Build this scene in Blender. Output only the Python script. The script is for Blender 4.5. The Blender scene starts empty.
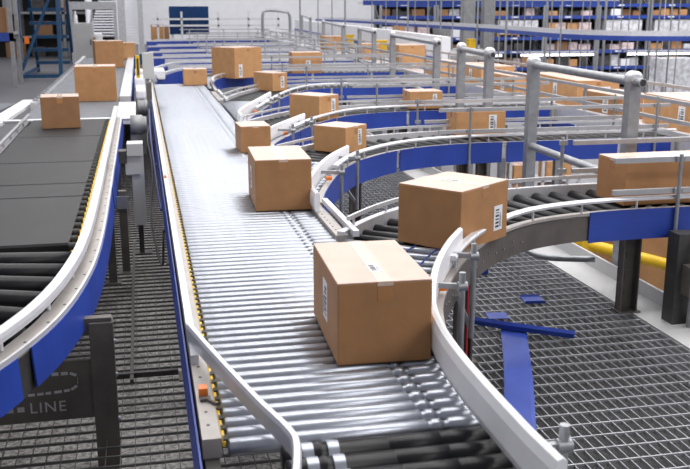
import bpy, bmesh, math, random
from mathutils import Vector, Matrix
random.seed(7)
S = bpy.context.scene
C = S.collection
PI = math.pi

# ------------------------------------------------------------------ materials
def mat(name, col, rough=.5, metal=0., var=0., scale=20., bump=0., bscale=200., emit=0., spec=.5, stretch=None, col2=None):
    m = bpy.data.materials.new(name); m.use_nodes = True
    nt = m.node_tree; b = nt.nodes['Principled BSDF']
    b.inputs['Base Color'].default_value = (*col, 1)
    b.inputs['Roughness'].default_value = rough
    b.inputs['Metallic'].default_value = metal
    b.inputs['Specular IOR Level'].default_value = spec
    tc = nt.nodes.new('ShaderNodeTexCoord')
    src = tc.outputs['Object']
    if stretch:
        mp = nt.nodes.new('ShaderNodeMapping'); mp.inputs['Scale'].default_value = stretch
        nt.links.new(src, mp.inputs['Vector']); src = mp.outputs['Vector']
    if var or col2:
        n = nt.nodes.new('ShaderNodeTexNoise'); n.inputs['Scale'].default_value = scale; n.inputs['Detail'].default_value = 5
        nt.links.new(src, n.inputs['Vector'])
        r = nt.nodes.new('ShaderNodeValToRGB')
        r.color_ramp.elements[0].position = .35; r.color_ramp.elements[1].position = .65
        a = col2 if col2 else tuple(max(0, c*(1-var)) for c in col)
        d = col if col2 else tuple(min(1, c*(1+var)) for c in col)
        r.color_ramp.elements[0].color = (*a, 1); r.color_ramp.elements[1].color = (*d, 1)
        nt.links.new(n.outputs['Fac'], r.inputs['Fac']); nt.links.new(r.outputs['Color'], b.inputs['Base Color'])
    if bump:
        n2 = nt.nodes.new('ShaderNodeTexNoise'); n2.inputs['Scale'].default_value = bscale; n2.inputs['Detail'].default_value = 3
        nt.links.new(src, n2.inputs['Vector'])
        bp = nt.nodes.new('ShaderNodeBump'); bp.inputs['Strength'].default_value = bump; bp.inputs['Distance'].default_value = .004
        nt.links.new(n2.outputs['Fac'], bp.inputs['Height']); nt.links.new(bp.outputs['Normal'], b.inputs['Normal'])
    if emit:
        b.inputs['Emission Color'].default_value = (*col, 1); b.inputs['Emission Strength'].default_value = emit
    return m

M = dict(
    zinc=mat('zinc_roller', (.37, .39, .44), .31, .68, .06, 30),
    zinc_hub=mat('zinc_hub', (.50, .49, .47), .35, .8, .1, 40),
    black=mat('black_roller', (.010, .010, .012), .36, 0, .2, 15, spec=.28),
    belt=mat('dark_rubber_belt', (.013, .0125, .0145), .55, 0, .22, 5, .3, 400),
    belt2=mat('grey_belt', (.15, .16, .18), .55, 0, .12, 6, .2, 300),
    alu=mat('aluminium', (.66, .66, .69), .38, .4, .05, 12),
    alum=mat('aluminium_matt', (.55, .55, .57), .42, .55, .08, 12),
    channel=mat('rail_channel', (.40, .37, .35), .45, .3, .08, 9),
    frame=mat('taupe_steel', (.13, .115, .105), .5, .3, .12, 8),
    darkm=mat('dark_steel', (.06, .057, .055), .5, .3, .15, 8),
    grey=mat('grey_steel', (.30, .30, .31), .5, .3, .1, 8),
    white=mat('white_plastic', (.84, .84, .87), .38, 0, .03, 6),
    blue=mat('blue_skirt', (.018, .052, .33), .42, 0, .12, 3, .15, 8),
    bluepaint=mat('blue_beam', (.020, .055, .30), .5, 0, .1, 5),
    navy=mat('navy_panel', (.006, .035, .12), .6, 0, .1, 4, spec=.2),
    teal=mat('blue_ladder_paint', (.006, .055, .14), .45, .1, .1, 6),
    galv=mat('galvanised', (.34, .35, .37), .40, .6, .10, 14),
    grate=mat('galvanised_grating', (.38, .385, .41), .42, .5, .12, 12),
    card=mat('cardboard', (.385, .190, .076), .58, 0, .07, 9, .12, 60),
    card2=mat('cardboard_light', (.51, .27, .115), .58, 0, .07, 9, .12, 60),
    card3=mat('cardboard_dark', (.27, .135, .06), .6, 0, .07, 9, .12, 60),
    cardtop=mat('cardboard_top_glare', (.62, .44, .36), .40, 0, .05, 9, .1, 60),  # same cardboard on box tops, overhead glare painted in as a paler colour
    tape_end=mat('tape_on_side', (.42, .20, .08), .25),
    tape=mat('packing_tape', (.68, .52, .42), .2, 0, .05, 15),
    label=mat('paper_label', (.80, .80, .84), .45),
    ink=mat('black_ink', (.03, .03, .035), .5),
    yellow=mat('yellow_paint', (.80, .50, .015), .4, 0, .08, 6),
    orange=mat('orange_sensor', (.85, .20, .02), .4),
    red=mat('red_cord', (.55, .02, .03), .4),
    rubber=mat('black_rubber', (.02, .02, .02), .6),
    concrete=mat('speckled_concrete', (.60, .58, .56), .8, 0, 0, 45, .3, 90, col2=(.20, .19, .18)),
    undertray=mat('dark_undertray', (.035, .034, .035), .7, 0, .2, 8),
    guide=mat('guide_aluminium', (.46, .46, .48), .4, .5, .06, 12),
    gratedark=mat('shaded_grating', (.12, .115, .115), .5, .4, .15, 12),  # galvanised grating of the left gap, conveyors' shade put into the colour
    floor=mat('pale_floor', (.30, .30, .32), .5, 0, .06, 1.2),
    floorg=mat('mezzanine_sheet', (.15, .15, .165), .55, .2, .14, 30),
    wall=mat('wall_white', (.78, .78, .82), .7, 0, .03, 2),
    cabinet=mat('cabinet_grey', (.50, .50, .50), .45, .1, .03, 4),
    wrap=mat('stretch_wrap', (.62, .62, .66), .25, 0, .25, 6, .5, 20),
    pink=mat('pinkish_wrap', (.62, .50, .50), .4, 0, .25, 6),
    dark=mat('dark_goods', (.05, .045, .045), .6, 0, .5, 5),
    cable=mat('dark_cable', (.03, .03, .04), .5),
    cableblue=mat('blue_cable', (.02, .03, .16), .5),
    lamp=mat('lamp_tube', (1, 1, 1), .3, emit=2.2),
    cloth=mat('dark_cloth', (.03, .03, .045), .8), skin=mat('skin', (.45, .25, .17), .6),
)

# ------------------------------------------------------------------ mesh builder
class MB:
    def __init__(s): s.v = []; s.f = []; s.sm = []
    def add(s, vs, fs, smooth=False):
        o = len(s.v); s.v += [tuple(v) for v in vs]
        for f in fs: s.f.append(tuple(i+o for i in f)); s.sm.append(smooth)
        return s
    def box(s, a, b, M_=None):
        x0, y0, z0 = [min(p, q) for p, q in zip(a, b)]; x1, y1, z1 = [max(p, q) for p, q in zip(a, b)]
        vs = [Vector(p) for p in ((x0,y0,z0),(x1,y0,z0),(x1,y1,z0),(x0,y1,z0),(x0,y0,z1),(x1,y0,z1),(x1,y1,z1),(x0,y1,z1))]
        if M_: vs = [M_ @ v for v in vs]
        return s.add(vs, [(3,2,1,0),(4,5,6,7),(0,1,5,4),(1,2,6,5),(2,3,7,6),(3,0,4,7)])
    def bar(s, p, q, w, h=None, up=(0,0,1)):              # rectangular bar from p to q
        h = h or w; p = Vector(p); q = Vector(q); d = (q-p).normalized()
        u = Vector(up)
        if abs(d.dot(u)) > .95: u = Vector((0, 1, 0))
        sd = d.cross(u).normalized(); u = sd.cross(d)
        vs = [e + sd*a*w/2 + u*b*h/2 for e in (p, q) for a, b in ((-1,-1),(1,-1),(1,1),(-1,1))]
        return s.add(vs, [(0,1,2,3),(7,6,5,4),(0,4,5,1),(1,5,6,2),(2,6,7,3),(3,7,4,0)])
    def lathe(s, p, q, prof, n=12, caps=True):            # prof: list of (t 0..1, r)
        p = Vector(p); q = Vector(q); d = q-p; dn = d.normalized()
        u = Vector((0,0,1)) if abs(dn.z) < .9 else Vector((1,0,0))
        a = dn.cross(u).normalized(); b = a.cross(dn)
        vs = []; fs = []
        for t, r in prof:
            for k in range(n):
                w = 2*PI*k/n; vs.append(p + d*t + (a*math.cos(w)+b*math.sin(w))*r)
        for i in range(len(prof)-1):
            for k in range(n):
                k2 = (k+1) % n; fs.append((i*n+k, i*n+k2, (i+1)*n+k2, (i+1)*n+k))
        s.add(vs, fs, True)
        if caps:
            s.add(vs[:n], [tuple(range(n))[::-1]]); s.add(vs[-n:], [tuple(range(n))])
        return s
    def cyl(s, p, q, r, n=12): return s.lathe(p, q, [(0, r), (1, r)], n)
    def tube(s, pts, r, n=8):                             # round tube along a polyline
        pts = [Vector(p) for p in pts]; vs = []; fs = []; L = len(pts)
        ref = None
        for i, p in enumerate(pts):
            d = (pts[min(i+1, L-1)] - pts[max(i-1, 0)]).normalized()
            if ref is None: ref = Vector((0,0,1)) if abs(d.z) < .9 else Vector((1,0,0))
            a = d.cross(ref).normalized(); b = a.cross(d); ref = b
            for k in range(n):
                w = 2*PI*k/n; vs.append(p + (a*math.cos(w)+b*math.sin(w))*r)
        for i in range(L-1):
            for k in range(n):
                k2 = (k+1) % n; fs.append((i*n+k, i*n+k2, (i+1)*n+k2, (i+1)*n+k))
        fs += [tuple(range(n))[::-1], tuple(range((L-1)*n, L*n))]
        return s.add(vs, fs, True)
    def sweep(s, pts, prof):                              # prof closed loop of (u left-of-path, z) ; pts 2D or 3D
        L = len(pts); n = len(prof); vs = []; fs = []
        P = [Vector((p[0], p[1], p[2] if len(p) > 2 else 0)) for p in pts]
        for i, p in enumerate(P):
            d = P[min(i+1, L-1)] - P[max(i-1, 0)]; d.z = 0; d.normalize(); nrm = Vector((-d.y, d.x, 0))
            for u, z in prof: vs.append(p + nrm*u + Vector((0,0,z)))
        for i in range(L-1):
            for k in range(n):
                k2 = (k+1) % n; fs.append((i*n+k, (i+1)*n+k, (i+1)*n+k2, i*n+k2))
        fs += [tuple(range(n)), tuple(range((L-1)*n, L*n))[::-1]]
        return s.add(vs, fs)
    def build(s, name, m, parent=None, bevel=0.):
        me = bpy.data.meshes.new(name)
        org = Vector(parent['_o']) if parent is not None and '_o' in parent else Vector((0,0,0))
        me.from_pydata([Vector(v)-org for v in s.v], [], s.f)
        for p, sm in zip(me.polygons, s.sm): p.use_smooth = sm
        bm = bmesh.new(); bm.from_mesh(me)
        bmesh.ops.recalc_face_normals(bm, faces=bm.faces)
        if bevel: bmesh.ops.bevel(bm, geom=list(bm.edges), offset=bevel, segments=2, affect='EDGES', profile=.6)
        bm.to_mesh(me); bm.free()
        o = bpy.data.objects.new(name, me); C.objects.link(o)
        me.materials.append(M[m] if isinstance(m, str) else m)
        if parent is not None:
            o.parent = parent; o['_o'] = tuple(org); ORG.append(o)
        return o

def rect(u0, u1, z0, z1): return [(u0, z0), (u1, z0), (u1, z1), (u0, z1)]
def tag(o, label, cat, group=None, kind=None):
    if label: o['label'] = label
    if cat: o['category'] = cat
    if group: o['group'] = group
    if kind: o['kind'] = kind
    return o
ORG = []
def thing(name, label, cat, loc=(0,0,0), group=None, rotz=0, local=False):
    o = bpy.data.objects.new(name, None); C.objects.link(o); o.location = loc; o.rotation_euler = (0,0,rotz)
    o.empty_display_size = .1
    o['_o'] = loc if rotz is None or not local else (0,0,0); ORG.append(o)
    return tag(o, label, cat, group)
def struct(o): o['kind'] = 'structure'; return o
def crom(pts, step=.06):
    P = [Vector((p[0], p[1], p[2] if len(p) > 2 else 0)) for p in pts]
    P = [2*P[0]-P[1]] + P + [2*P[-1]-P[-2]]; out = []
    for i in range(1, len(P)-2):
        a, b, c, d = P[i-1:i+3]; n = max(2, int((c-b).length/step))
        for k in range(n):
            t = k/n
            out.append(.5*((2*b)+(c-a)*t+(2*a-5*b+4*c-d)*t*t+(3*b-a-3*c+d)*t**3))
    out.append(P[-2]); return out
def offset(pts, w):
    r = []
    for i, p in enumerate(pts):
        d = pts[min(i+1, len(pts)-1)] - pts[max(i-1, 0)]; d.z = 0; d.normalize()
        r.append(Vector((p.x-d.y*w, p.y+d.x*w, p.z)))
    return r
def cutlen(pts, a, b):                                     # part of a polyline between arc lengths a and b
    out = []; s = 0
    for i, p in enumerate(pts):
        if i: s += (p-pts[i-1]).length
        if a <= s <= b: out.append(p)
    return out
def length(pts): return sum((pts[i+1]-pts[i]).length for i in range(len(pts)-1))
def station(pts, s):
    for i in range(len(pts)-1):
        l = (pts[i+1]-pts[i]).length
        if s <= l or i == len(pts)-2:
            d = (pts[i+1]-pts[i]).normalized(); return pts[i]+d*s, d
        s -= l

ZT = .75                                                   # top of the rollers above the grating

# ------------------------------------------------------------------ setting
b = MB(); b.box((-60, -6, -2.75), (70, 75, -2.6)); struct(b.build('floor', 'floor'))
b = MB(); b.box((-60, 56, -2.6), (70, 56.3, 14)); struct(b.build('wall_back', 'wall'))
b = MB(); b.box((-1.75, .6, -.34), (.6, 19, -.16)); struct(b.build('trim_1', 'concrete'))
b = MB(); b.box((.6, .6, -.34), (3.24, 19, -.22)); struct(b.build('trim_5', 'undertray'))
b = MB(); b.box((-30, 17, -.16), (-1.6, 60, 0)); b.box((-1.6, 19.1, -.16), (3.4, 60, 0)); b.box((-30, .6, -.16), (-1.76, 17, 0)); struct(b.build('trim_2', 'floorg'))
# open bar grating
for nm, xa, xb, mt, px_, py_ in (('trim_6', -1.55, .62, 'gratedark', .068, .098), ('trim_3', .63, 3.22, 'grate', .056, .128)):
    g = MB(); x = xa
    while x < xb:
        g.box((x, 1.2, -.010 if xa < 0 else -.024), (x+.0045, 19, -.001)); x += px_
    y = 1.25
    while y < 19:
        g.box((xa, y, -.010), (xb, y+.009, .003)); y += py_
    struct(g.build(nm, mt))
k = MB(); k.box((3.23, 1, -.34), (3.52, 40, .004)); k.box((3.50, 1, .004), (3.52, 40, .11)); struct(k.build('trim_4', 'cabinet'))

# ------------------------------------------------------------------ cartons
def carton(corner, w, d, h, ang, label, m='card', z=ZT, tape='y', labels=(), group=None, name='cardboard_box', detail=True):
    """corner = near-left bottom corner, w along local x, d along local y"""
    a = math.radians(ang)
    cx = corner[0] + math.cos(a)*w/2 - math.sin(a)*d/2; cy = corner[1] + math.sin(a)*w/2 + math.cos(a)*d/2
    o = thing(name, label, 'box', (cx, cy, z+.002), group, a, True)
    hw, hd = w/2, d/2
    b = MB(); b.box((-hw, -hd, 0), (hw, hd, h)); b.build('body', m, o, min(.006, h*.03))
    if not detail: return o
    t = .004; g = .003
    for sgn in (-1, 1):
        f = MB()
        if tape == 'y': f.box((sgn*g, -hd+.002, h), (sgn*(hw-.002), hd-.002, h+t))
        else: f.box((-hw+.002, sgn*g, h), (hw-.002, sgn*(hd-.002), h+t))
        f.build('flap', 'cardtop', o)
    tw = .030; th = h+t+.0008
    tp = MB(); te = MB()
    if tape == 'y':
        tp.box((-tw, -hd-.0012, h+t), (tw, hd+.0012, th)); tp.box((-tw, -hd-.0012, h-.012), (tw, -hd-.0002, th)); te.box((-tw, -hd-.0012, h-.07), (tw, -hd-.0002, h-.013))
    else:
        tp.box((-hw-.0012, -tw, h+t), (hw+.0012, tw, th)); tp.box((-hw-.0012, -tw, h-.012), (-hw-.0002, tw, th)); te.box((-hw-.0012, -tw, h-.07), (-hw-.0002, tw, h-.013))
    tp.build('tape', 'tape', o); te.build('tape_end', 'tape_end', o)
    for (side, u, v, lw, lh) in labels:                    # side f/r/l, centre u along side, v up
        lb = MB(); ik = MB(); e = .0012
        def put(mb, u0, u1, v0, v1, e0, e1):
            if side == 'f': mb.box((u0, -hd-e1, v0), (u1, -hd-e0, v1))
            if side == 'r': mb.box((hw+e0, u0, v0), (hw+e1, u1, v1))
            if side == 'l': mb.box((-hw-e1, u0, v0), (-hw-e0, u1, v1))
            if side == 't': mb.box((u0, v0, th+e0), (u1, v1, th+e1))
        put(lb, u-lw/2, u+lw/2, v-lh/2, v+lh/2, .0003, e)
        lo = lb.build('shipping_label', 'label', o)
        rnd = random.Random(int(abs(corner[0]*1000))); zz = v-lh*.38
        while zz < v+lh*.38:                               # bar code
            hgt = rnd.choice((.004, .007, .010))*lh/.12
            put(ik, u-lw*.32, u+lw*.10, zz, min(zz+hgt, v+lh*.4), e, e+.0006); zz += hgt + rnd.choice((.005, .008))*lh/.12
        put(ik, u+lw*.20, u+lw*.26, v-lh*.38, v+lh*.2, e, e+.0006); put(ik, u+lw*.32, u+lw*.36, v-lh*.38, v+lh*.05, e, e+.0006)
        ik.build('barcode', 'ink', lo)
    return o

carton((.66, 3.15), .36, .61, .315, -2, 'largest cardboard box in front on the silver rollers, taped top', 'card', labels=(('l', -.02, .17, .10, .16), ('t', -.005, -.12, .050, .11)))
carton((1.645, 4.60), .50, .42, .335, 38, 'brown box with barcode label turned diagonally where the nearest curved lane begins', 'card', labels=(('r', 0, .2, .01, .01),) if 0 else (('f', .145, .13, .09, .145), ('t', .0, .03, .05, .14)))
carton((.69, 5.89), .37, .62, .335, -2, 'cardboard box on silver rollers straight behind the largest front box', 'card', labels=(('l', .05, .17, .10, .15),))
carton((.86, 8.42), .28, .38, .24, 2, 'smaller cardboard box at the right edge of the silver rollers before the white curved guards', 'card')
carton((1.79, 8.17), .36, .36, .235, 44, 'small square box with side label entering the second curved lane', 'card2', labels=(('f', .06, .13, .06, .15),))
carton((2.03, 10.72), .36, .48, .285, 38, 'box with tall white label entering the third curved lane', 'card2', labels=(('f', .08, .16, .07, .17),))
carton((2.04, 14.75), .30, .50, .285, 30, 'pale box with white label on the fourth curved lane beside a white guard', 'card2', labels=(('f', .05, .14, .07, .18),))
carton((1.72, 17.6), .70, .66, .57, 36, 'large far box with dark left side and small white label at end of the bed', 'card2', labels=(('f', -.2, .14, .09, .24),))
carton((.71, 16.3), .40, .34, .27, 0, 'small plain box at the far end of the silver rollers', 'card2')
carton((3.17, 9.10), .54, .36, .25, -2, 'box with dark left side and barcode behind a guide post on the second lane', 'card2', labels=(('f', .13, .125, .085, .18),), tape='x')
carton((3.13, 5.53), 1.0, .38, .295, 1, 'long box cut by the right picture edge on the nearest curved lane', 'card', labels=(('f', .06, .15, .10, .16),), tape='x')
carton((3.44, 11.75), .45, .40, .225, -2, 'small box with label on the third lane behind two thin rails', 'card2', labels=(('f', .12, .12, .06, .15),), tape='x')
carton((3.0, 18.75), .62, .45, .42, 0, 'far box with label seen right of the large dark sided box', 'card2', labels=(('f', .02, .16, .10, .2),), tape='x')
carton((-1.10, 10.62), .41, .38, .345, 4, 'plain box nearest the viewer on the left dark belt', 'card3')
carton((-.93, 13.7), .57, .50, .49, 1, 'large plain box on the grey belt behind the nearest left box', 'card')
carton((-.98, 21.6), .62, .60, .58, 8, 'box with pale right side third along the left belt', 'card')
carton((-.62, 25.0), .50, .5, .42, 0, 'farthest box on the left belt, mostly hidden by the one before', 'card2')

# ------------------------------------------------------------------ straight main conveyor
mc = thing('roller_conveyor', 'long straight conveyor of bright silver rollers running down the middle', 'conveyor', (.63, 9, 0))
def main_roller_mesh():
    b = MB(); x0, x1 = .205, 1.055; L = x1-x0
    def t(x): return (x-x0)/L
    R = .0285
    b.lathe((x0, 0, 0), (x1, 0, 0), [(0, .012), (0, R-.004), (.006, R), (t(.845), R), (t(.85), R-.006), (t(.862), R-.006), (t(.868), R), (t(.895), R), (t(.90), R-.009), (t(.918), R-.009), (t(.924), R), (t(.992-.0), R), (1-.004, R), (1, R-.005), (1, .012)], 16)
    return b
proto = main_roller_mesh()
y = 2.64; i = 0; pitch = .076
me0 = None; rest = MB()
while y < 16.65:
    if i < 96:
        if me0 is None:
            o = MB(); o.v = proto.v; o.f = proto.f; o.sm = proto.sm
            ob = bpy.data.objects.new('roller', None)
            bpy.data.objects.remove(ob)
            mc['_o'] = (0, 0, 0); ob = o.build('roller', 'zinc', mc); mc['_o'] = (.63, 9, 0); me0 = ob.data
        else:
            ob = bpy.data.objects.new('roller', me0); C.objects.link(ob); ob.parent = mc
        ob.location = (-.63, y-9, ZT-.0285)
    else:
        rest.add([(v[0], v[1]+y, v[2]+ZT-.0285) for v in proto.v], proto.f, True)
    y += pitch; i += 1
r_ = rest.build('roller', 'zinc', mc); r_['kind'] = 'stuff'
for k in range(4):                                         # black drive rollers at the near end
    yy = 2.552 - k*.094
    b = MB(); b.lathe((.36, yy, ZT-.045), (1.02, yy, ZT-.045), [(0, .012), (0, .040), (.02, .043), (.16, .043), (.165, .046), (.185, .046), (.19, .043), (.5, .043), (.502, .041), (.506, .043), (.76, .043), (.762, .041), (.766, .043), (1, .043), (1, .012)], 18)
    ro = b.build('drive_roller', 'black', mc); ro['label'] = 'black rubber drive roller'
    for xx in (.42, .50):
        c = MB(); c.cyl((xx, yy, ZT-.045), (xx+.035, yy, ZT-.045), .0465, 16); c.build('collar', 'zinc', ro)
# left side : channel, yellow/black edge strip, skirt
b = MB(); b.sweep([(.125, 2.62), (.125, 16.9)], rect(-.058, 0, .70, .765)); b.build('side_channel', 'channel', mc)
b = MB(); b.sweep([(.125, 3.25), (.125, 16.9)], rect(-.030, 0, .765, .800)); b.build('side_rail', 'alu', mc)
hb = MB(); y = 2.72
while y < 9:
    hb.cyl((.150, y, .764), (.150, y, .7662), .0055, 8); y += .10
hb.build('slot_hole', 'rubber', mc)['kind'] = 'stuff'
b = MB(); b.box((.186, 2.62, .735), (.196, 16, .752)); b.build('edge_strip', 'yellow', mc)
tt = MB(); y = 2.64
while y < 15.9:
    tt.box((.1885, y-.014, .7515), (.204, y+.014, .757)); y += pitch
tt.build('edge_teeth', 'rubber', mc)['kind'] = 'stuff'
y = 2.2; 
while y < 16:
    y2 = min(y+2.4, 16.9); b = MB(); b.sweep([(.112, y), (.112, y2-.012)], [(0, .52), (.006, .52), (.006, .70), (.002, .742), (-.004, .742), (0, .70)]); b.build('skirt_panel', 'blue', mc); y = y2
b = MB(); b.box((.13, 2.1, .55), (.175, 16.9, .70)); b.build('side_frame', 'darkm', mc)
b = MB(); b.box((1.075, 2.0, .50), (1.125, 16.9, .655)); b.build('side_frame', 'frame', mc)
# white guide across the near left corner
gp = crom([(.13, 3.42, 0), (.20, 3.10, 0), (.30, 2.68, 0), (.365, 2.44, 0), (.372, 2.34, 0), (.345, 2.18, 0), (.32, 2.02, 0)], .03)
b = MB(); b.sweep(gp, [(-.010, .800), (.010, .800), (.013, .855), (.008, .868), (-.008, .868), (-.013, .855)])
b.build('corner_guide', 'alu', mc)
se = MB(); se.box((.135, 2.93, .766), (.165, 2.97, .80)); so = se.build('photo_sensor', 'orange', mc); so['label'] = 'orange photo sensor'
sb = MB(); sb.box((.137, 2.90, .766), (.172, 2.928, .776)); sb.cyl((.165, 2.90, .771), (.19, 2.86, .771), .006, 8); sb.build('sensor_bracket', 'frame', so)
se = MB(); se.box((.128, 7.0, .766), (.146, 7.05, .815)); se.build('photo_sensor', 'orange', mc)
for yy in (2.5, 5.0, 7.5, 10, 12.5, 15):
    for xx in (.19, 1.02):
        b = MB(); b.box((xx-.03, yy-.03, 0), (xx+.03, yy+.03, .60)); b.box((xx-.07, yy-.07, 0), (xx+.07, yy+.07, .01)); b.build('leg', 'frame', mc)

# ------------------------------------------------------------------ curved roller lanes
W = .74
LANES = [
 dict(N=[(1.10,3.30),(1.20,3.68),(1.33,4.0),(1.55,4.42),(1.76,4.72),(2.02,5.02),(2.38,5.27),(2.9,5.40),(3.6,5.42),(5.35,5.42)],
      name='nearest curved lane, black rollers and steel side, starting right of the largest front box', skirt0=2.78),
 dict(N=[(1.12,6.05),(1.20,6.38),(1.41,7.0),(1.62,7.46),(1.86,7.83),(2.34,8.28),(3.0,8.52),(3.9,8.55),(5.35,8.55)],
      name='second curved lane with long blue skirt behind the diagonally turned box', skirt0=.05),
 dict(N=[(1.12,8.6),(1.25,9.05),(1.56,9.72),(1.97,10.5),(2.5,11.15),(3.2,11.42),(4.0,11.45),(5.35,11.45)],
      name='third curved lane with a white guard left of its square labelled box', skirt0=.05),
 dict(N=[(1.10,10.6),(1.19,11.0),(1.55,12.2),(1.9,13.3),(2.29,14.3),(2.75,14.95),(3.5,15.15),(4.3,15.15),(5.35,15.15)],
      name='fourth curved lane with blue skirt near the far end of the silver rollers', skirt0=.05),
 dict(N=[(1.14,15.0),(1.20,16.6),(1.36,17.5),(1.62,18.0),(2.15,18.45),(3.0,18.6),(5.35,18.6)],
      name='fifth curved lane crossing behind the far end of the silver bed', skirt0=.05),
]
starts = []; ends = []
def clipx(p, q, xm):
    if p.x < xm and q.x < xm: return None
    if p.x < xm: p = p + (q-p)*((xm-p.x)/(q.x-p.x))
    elif q.x < xm: q = q + (p-q)*((xm-q.x)/(p.x-q.x))
    return p, q
for li, Ld in enumerate(LANES):
    N = crom(Ld['N'], .05); F = offset(N, W)
    far = [p for p in F if p.x >= 1.09]
    ends.append(far[0].y); starts.append(N[0].y)
    t = thing('curved_roller_lane', Ld['name'], 'conveyor', (3.0, Ld['N'][-1][1]+.35, 0), 'curved lanes branching right from the silver bed')
    # near and far aluminium rails
    b = MB(); b.sweep(N, rect(-.045, 0, .745, .762)); b.build('near_rail', 'channel', t)
    b = MB(); b.sweep(N, rect(-.035, -.002, .575 if li == 0 else .60, .735)); b.build('side_frame', 'frame' if li == 0 else 'alum', t)
    b = MB(); b.sweep(far, rect(0, .045, .765, .785)); b.sweep(far, rect(0, .012, .66, .765)); b.build('far_rail', 'alu', t)
    up = MB()
    s = .3; Ln = length(N)
    cap = MB()
    cap.sweep(cutlen(N, 1.0, Ln), [(-.048, .822), (-.004, .822), (-.002, .836), (-.010, .846), (-.040, .846), (-.050, .836)])          # raised top strip on little posts
    s = 1.1
    while s < Ln-.1:
        p, d = station(N, s); n = Vector((d.y, -d.x, 0)); q = p + n*.028
        cap.cyl((q.x, q.y, .755), (q.x, q.y, .83), .008, 8); s += .42
    cap.build('guard_strip', 'alu', t)
    cap = MB(); far2 = cutlen(far, .1, 99)
    cap.sweep(far2, rect(.022, .040, .825, .850)); s = .2; Lf = length(far)
    while s < Lf-.1:
        p, d = station(far, s); n = Vector((-d.y, d.x, 0)); q = p+n*.031
        cap.cyl((q.x, q.y, .785), (q.x, q.y, .83), .008, 8); s += .42
    cap.build('guard_strip', 'alu', t)
    # rollers
    s = .02; pitchl = .12
    while s < Ln:
        p, d = station(N, s); n = Vector((-d.y, d.x, 0))
        pq = clipx(p + n*.012, p + n*(W-.012), 1.092)
        if pq and (pq[1]-pq[0]).length > .06:
            a, q = pq; silver = (p+n*W).x < 1.15; R = .028 if silver else .040
            a = Vector((a.x, a.y, ZT-R)); q = Vector((q.x, q.y, ZT-R)); L = (q-a).length
            b = MB(); b.lathe(a, q, [(0, .010), (.012, .010), (.012, R), (1-.012, R), (1-.012, .010), (1, .010)], 12)
            b.build('roller', 'zinc' if silver else 'black', t)
        s += pitchl
    if li < 3:                                              # blue drive belts over the first silver rollers
        for off in (.16, .30):
            pp = [v for v in cutlen(offset(N, off), 0, 1.7) if v.x > 1.12 and v.y < ends[-1]+.25]
            if len(pp) > 3:
                b = MB(); b.tube([(v.x, v.y, ZT+.0015) for v in pp], .004, 6); b.build('drive_belt', 'bluepaint', t)
    # skirts in panels
    s = Ld['skirt0']; first = True
    while s < Ln-.2:
        e = min(s+1.25, Ln); pp = cutlen(N, s, e-.012)
        if len(pp) > 1:
            b = MB(); b.sweep(pp, [(-.052, .765), (-.046, .765), (-.042, .72), (-.040, .56), (-.046, .56), (-.048, .70)]); b.build('skirt_panel', 'blue', t)
        s = e
    if li == 0:
        bo = MB()
        for q in range(14):
            p, d = station(N, .75+q*.115); n = Vector((d.y, -d.x, 0))
            zz = .645 if q % 3 else .67
            a = p+n*.034; e = p+n*.041; bo.cyl((a.x, a.y, zz), (e.x, e.y, zz), .007, 8)
        bo.build('bolt', 'zinc', t)['kind'] = 'stuff'
    # white guard: along the lane then down the edge of the silver bed
    pre = ends[li-1]-.1 if li else 2.05
    g = [p for p in N if p.x < 1.66 and p.x > 1.17]
    if li < 4:
        if li: g = [p for p in offset(N, .055) if 1.13 < p.x < 1.80]
        down = [(1.062, starts[li]-.35), (1.066, starts[li]-.1), (1.080, starts[li]+.12)] if li not in (0, 2) else [(1.085, 8.72), (1.09, 8.86)] if li else [(1.01, 2.0), (1.0, 2.25), (1.005, 2.75), (1.035, 3.1), (1.10, 3.40)]
        gt = -.008 if li else .012
        gp = crom(down + [(p.x, p.y) for p in g[3::5]], .04)
        b = MB(); b.sweep(gp, [(-.014, .770), (.008, .770), (.018, .80), (.018, .868+gt), (.010, .900+gt), (-.004, .908+gt), (-.018, .898+gt), (-.018, .80)]); b.build('white_guard', 'white', t)
        Lg = length(gp); gs = (Lg-.28, Lg-1.0) if li else (Lg-.25, Lg-.80, .22)
        for q in gs:
            p, d = station(gp, q); n = Vector((d.y, -d.x, 0)); e = p+n*(.175 if li else .125)
            b = MB(); b.cyl((e.x, e.y, .40), (e.x, e.y, .90), .015, 12); b.bar((p.x+n.x*.012, p.y+n.y*.012, .835), (e.x, e.y, .835), .02, .024)
            b.cyl((e.x-.022, e.y, .835), (e.x+.022, e.y, .835), .022, 10)
            b.bar((e.x, e.y, .44), (p.x+n.x*.045, p.y+n.y*.045, .62), .02); b.build('guard_post', 'galv', t)
        p, d = station(N, .62+.1*li); n = Vector((d.y, -d.x, 0))
        b = MB(); c = p+n*.03; b.box((c.x-.02, c.y-.02, .785), (c.x+.02, c.y+.02, .81)); b.build('photo_sensor', 'orange', t)['label'] = 'orange photo sensor'
    # two height guide rails with posts on both sides
    Y0 = Ld['N'][-1][1]; x0 = {0: 3.22, 1: 3.05, 2: 2.85, 3: 2.6, 4: 2.5}[li]
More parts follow.
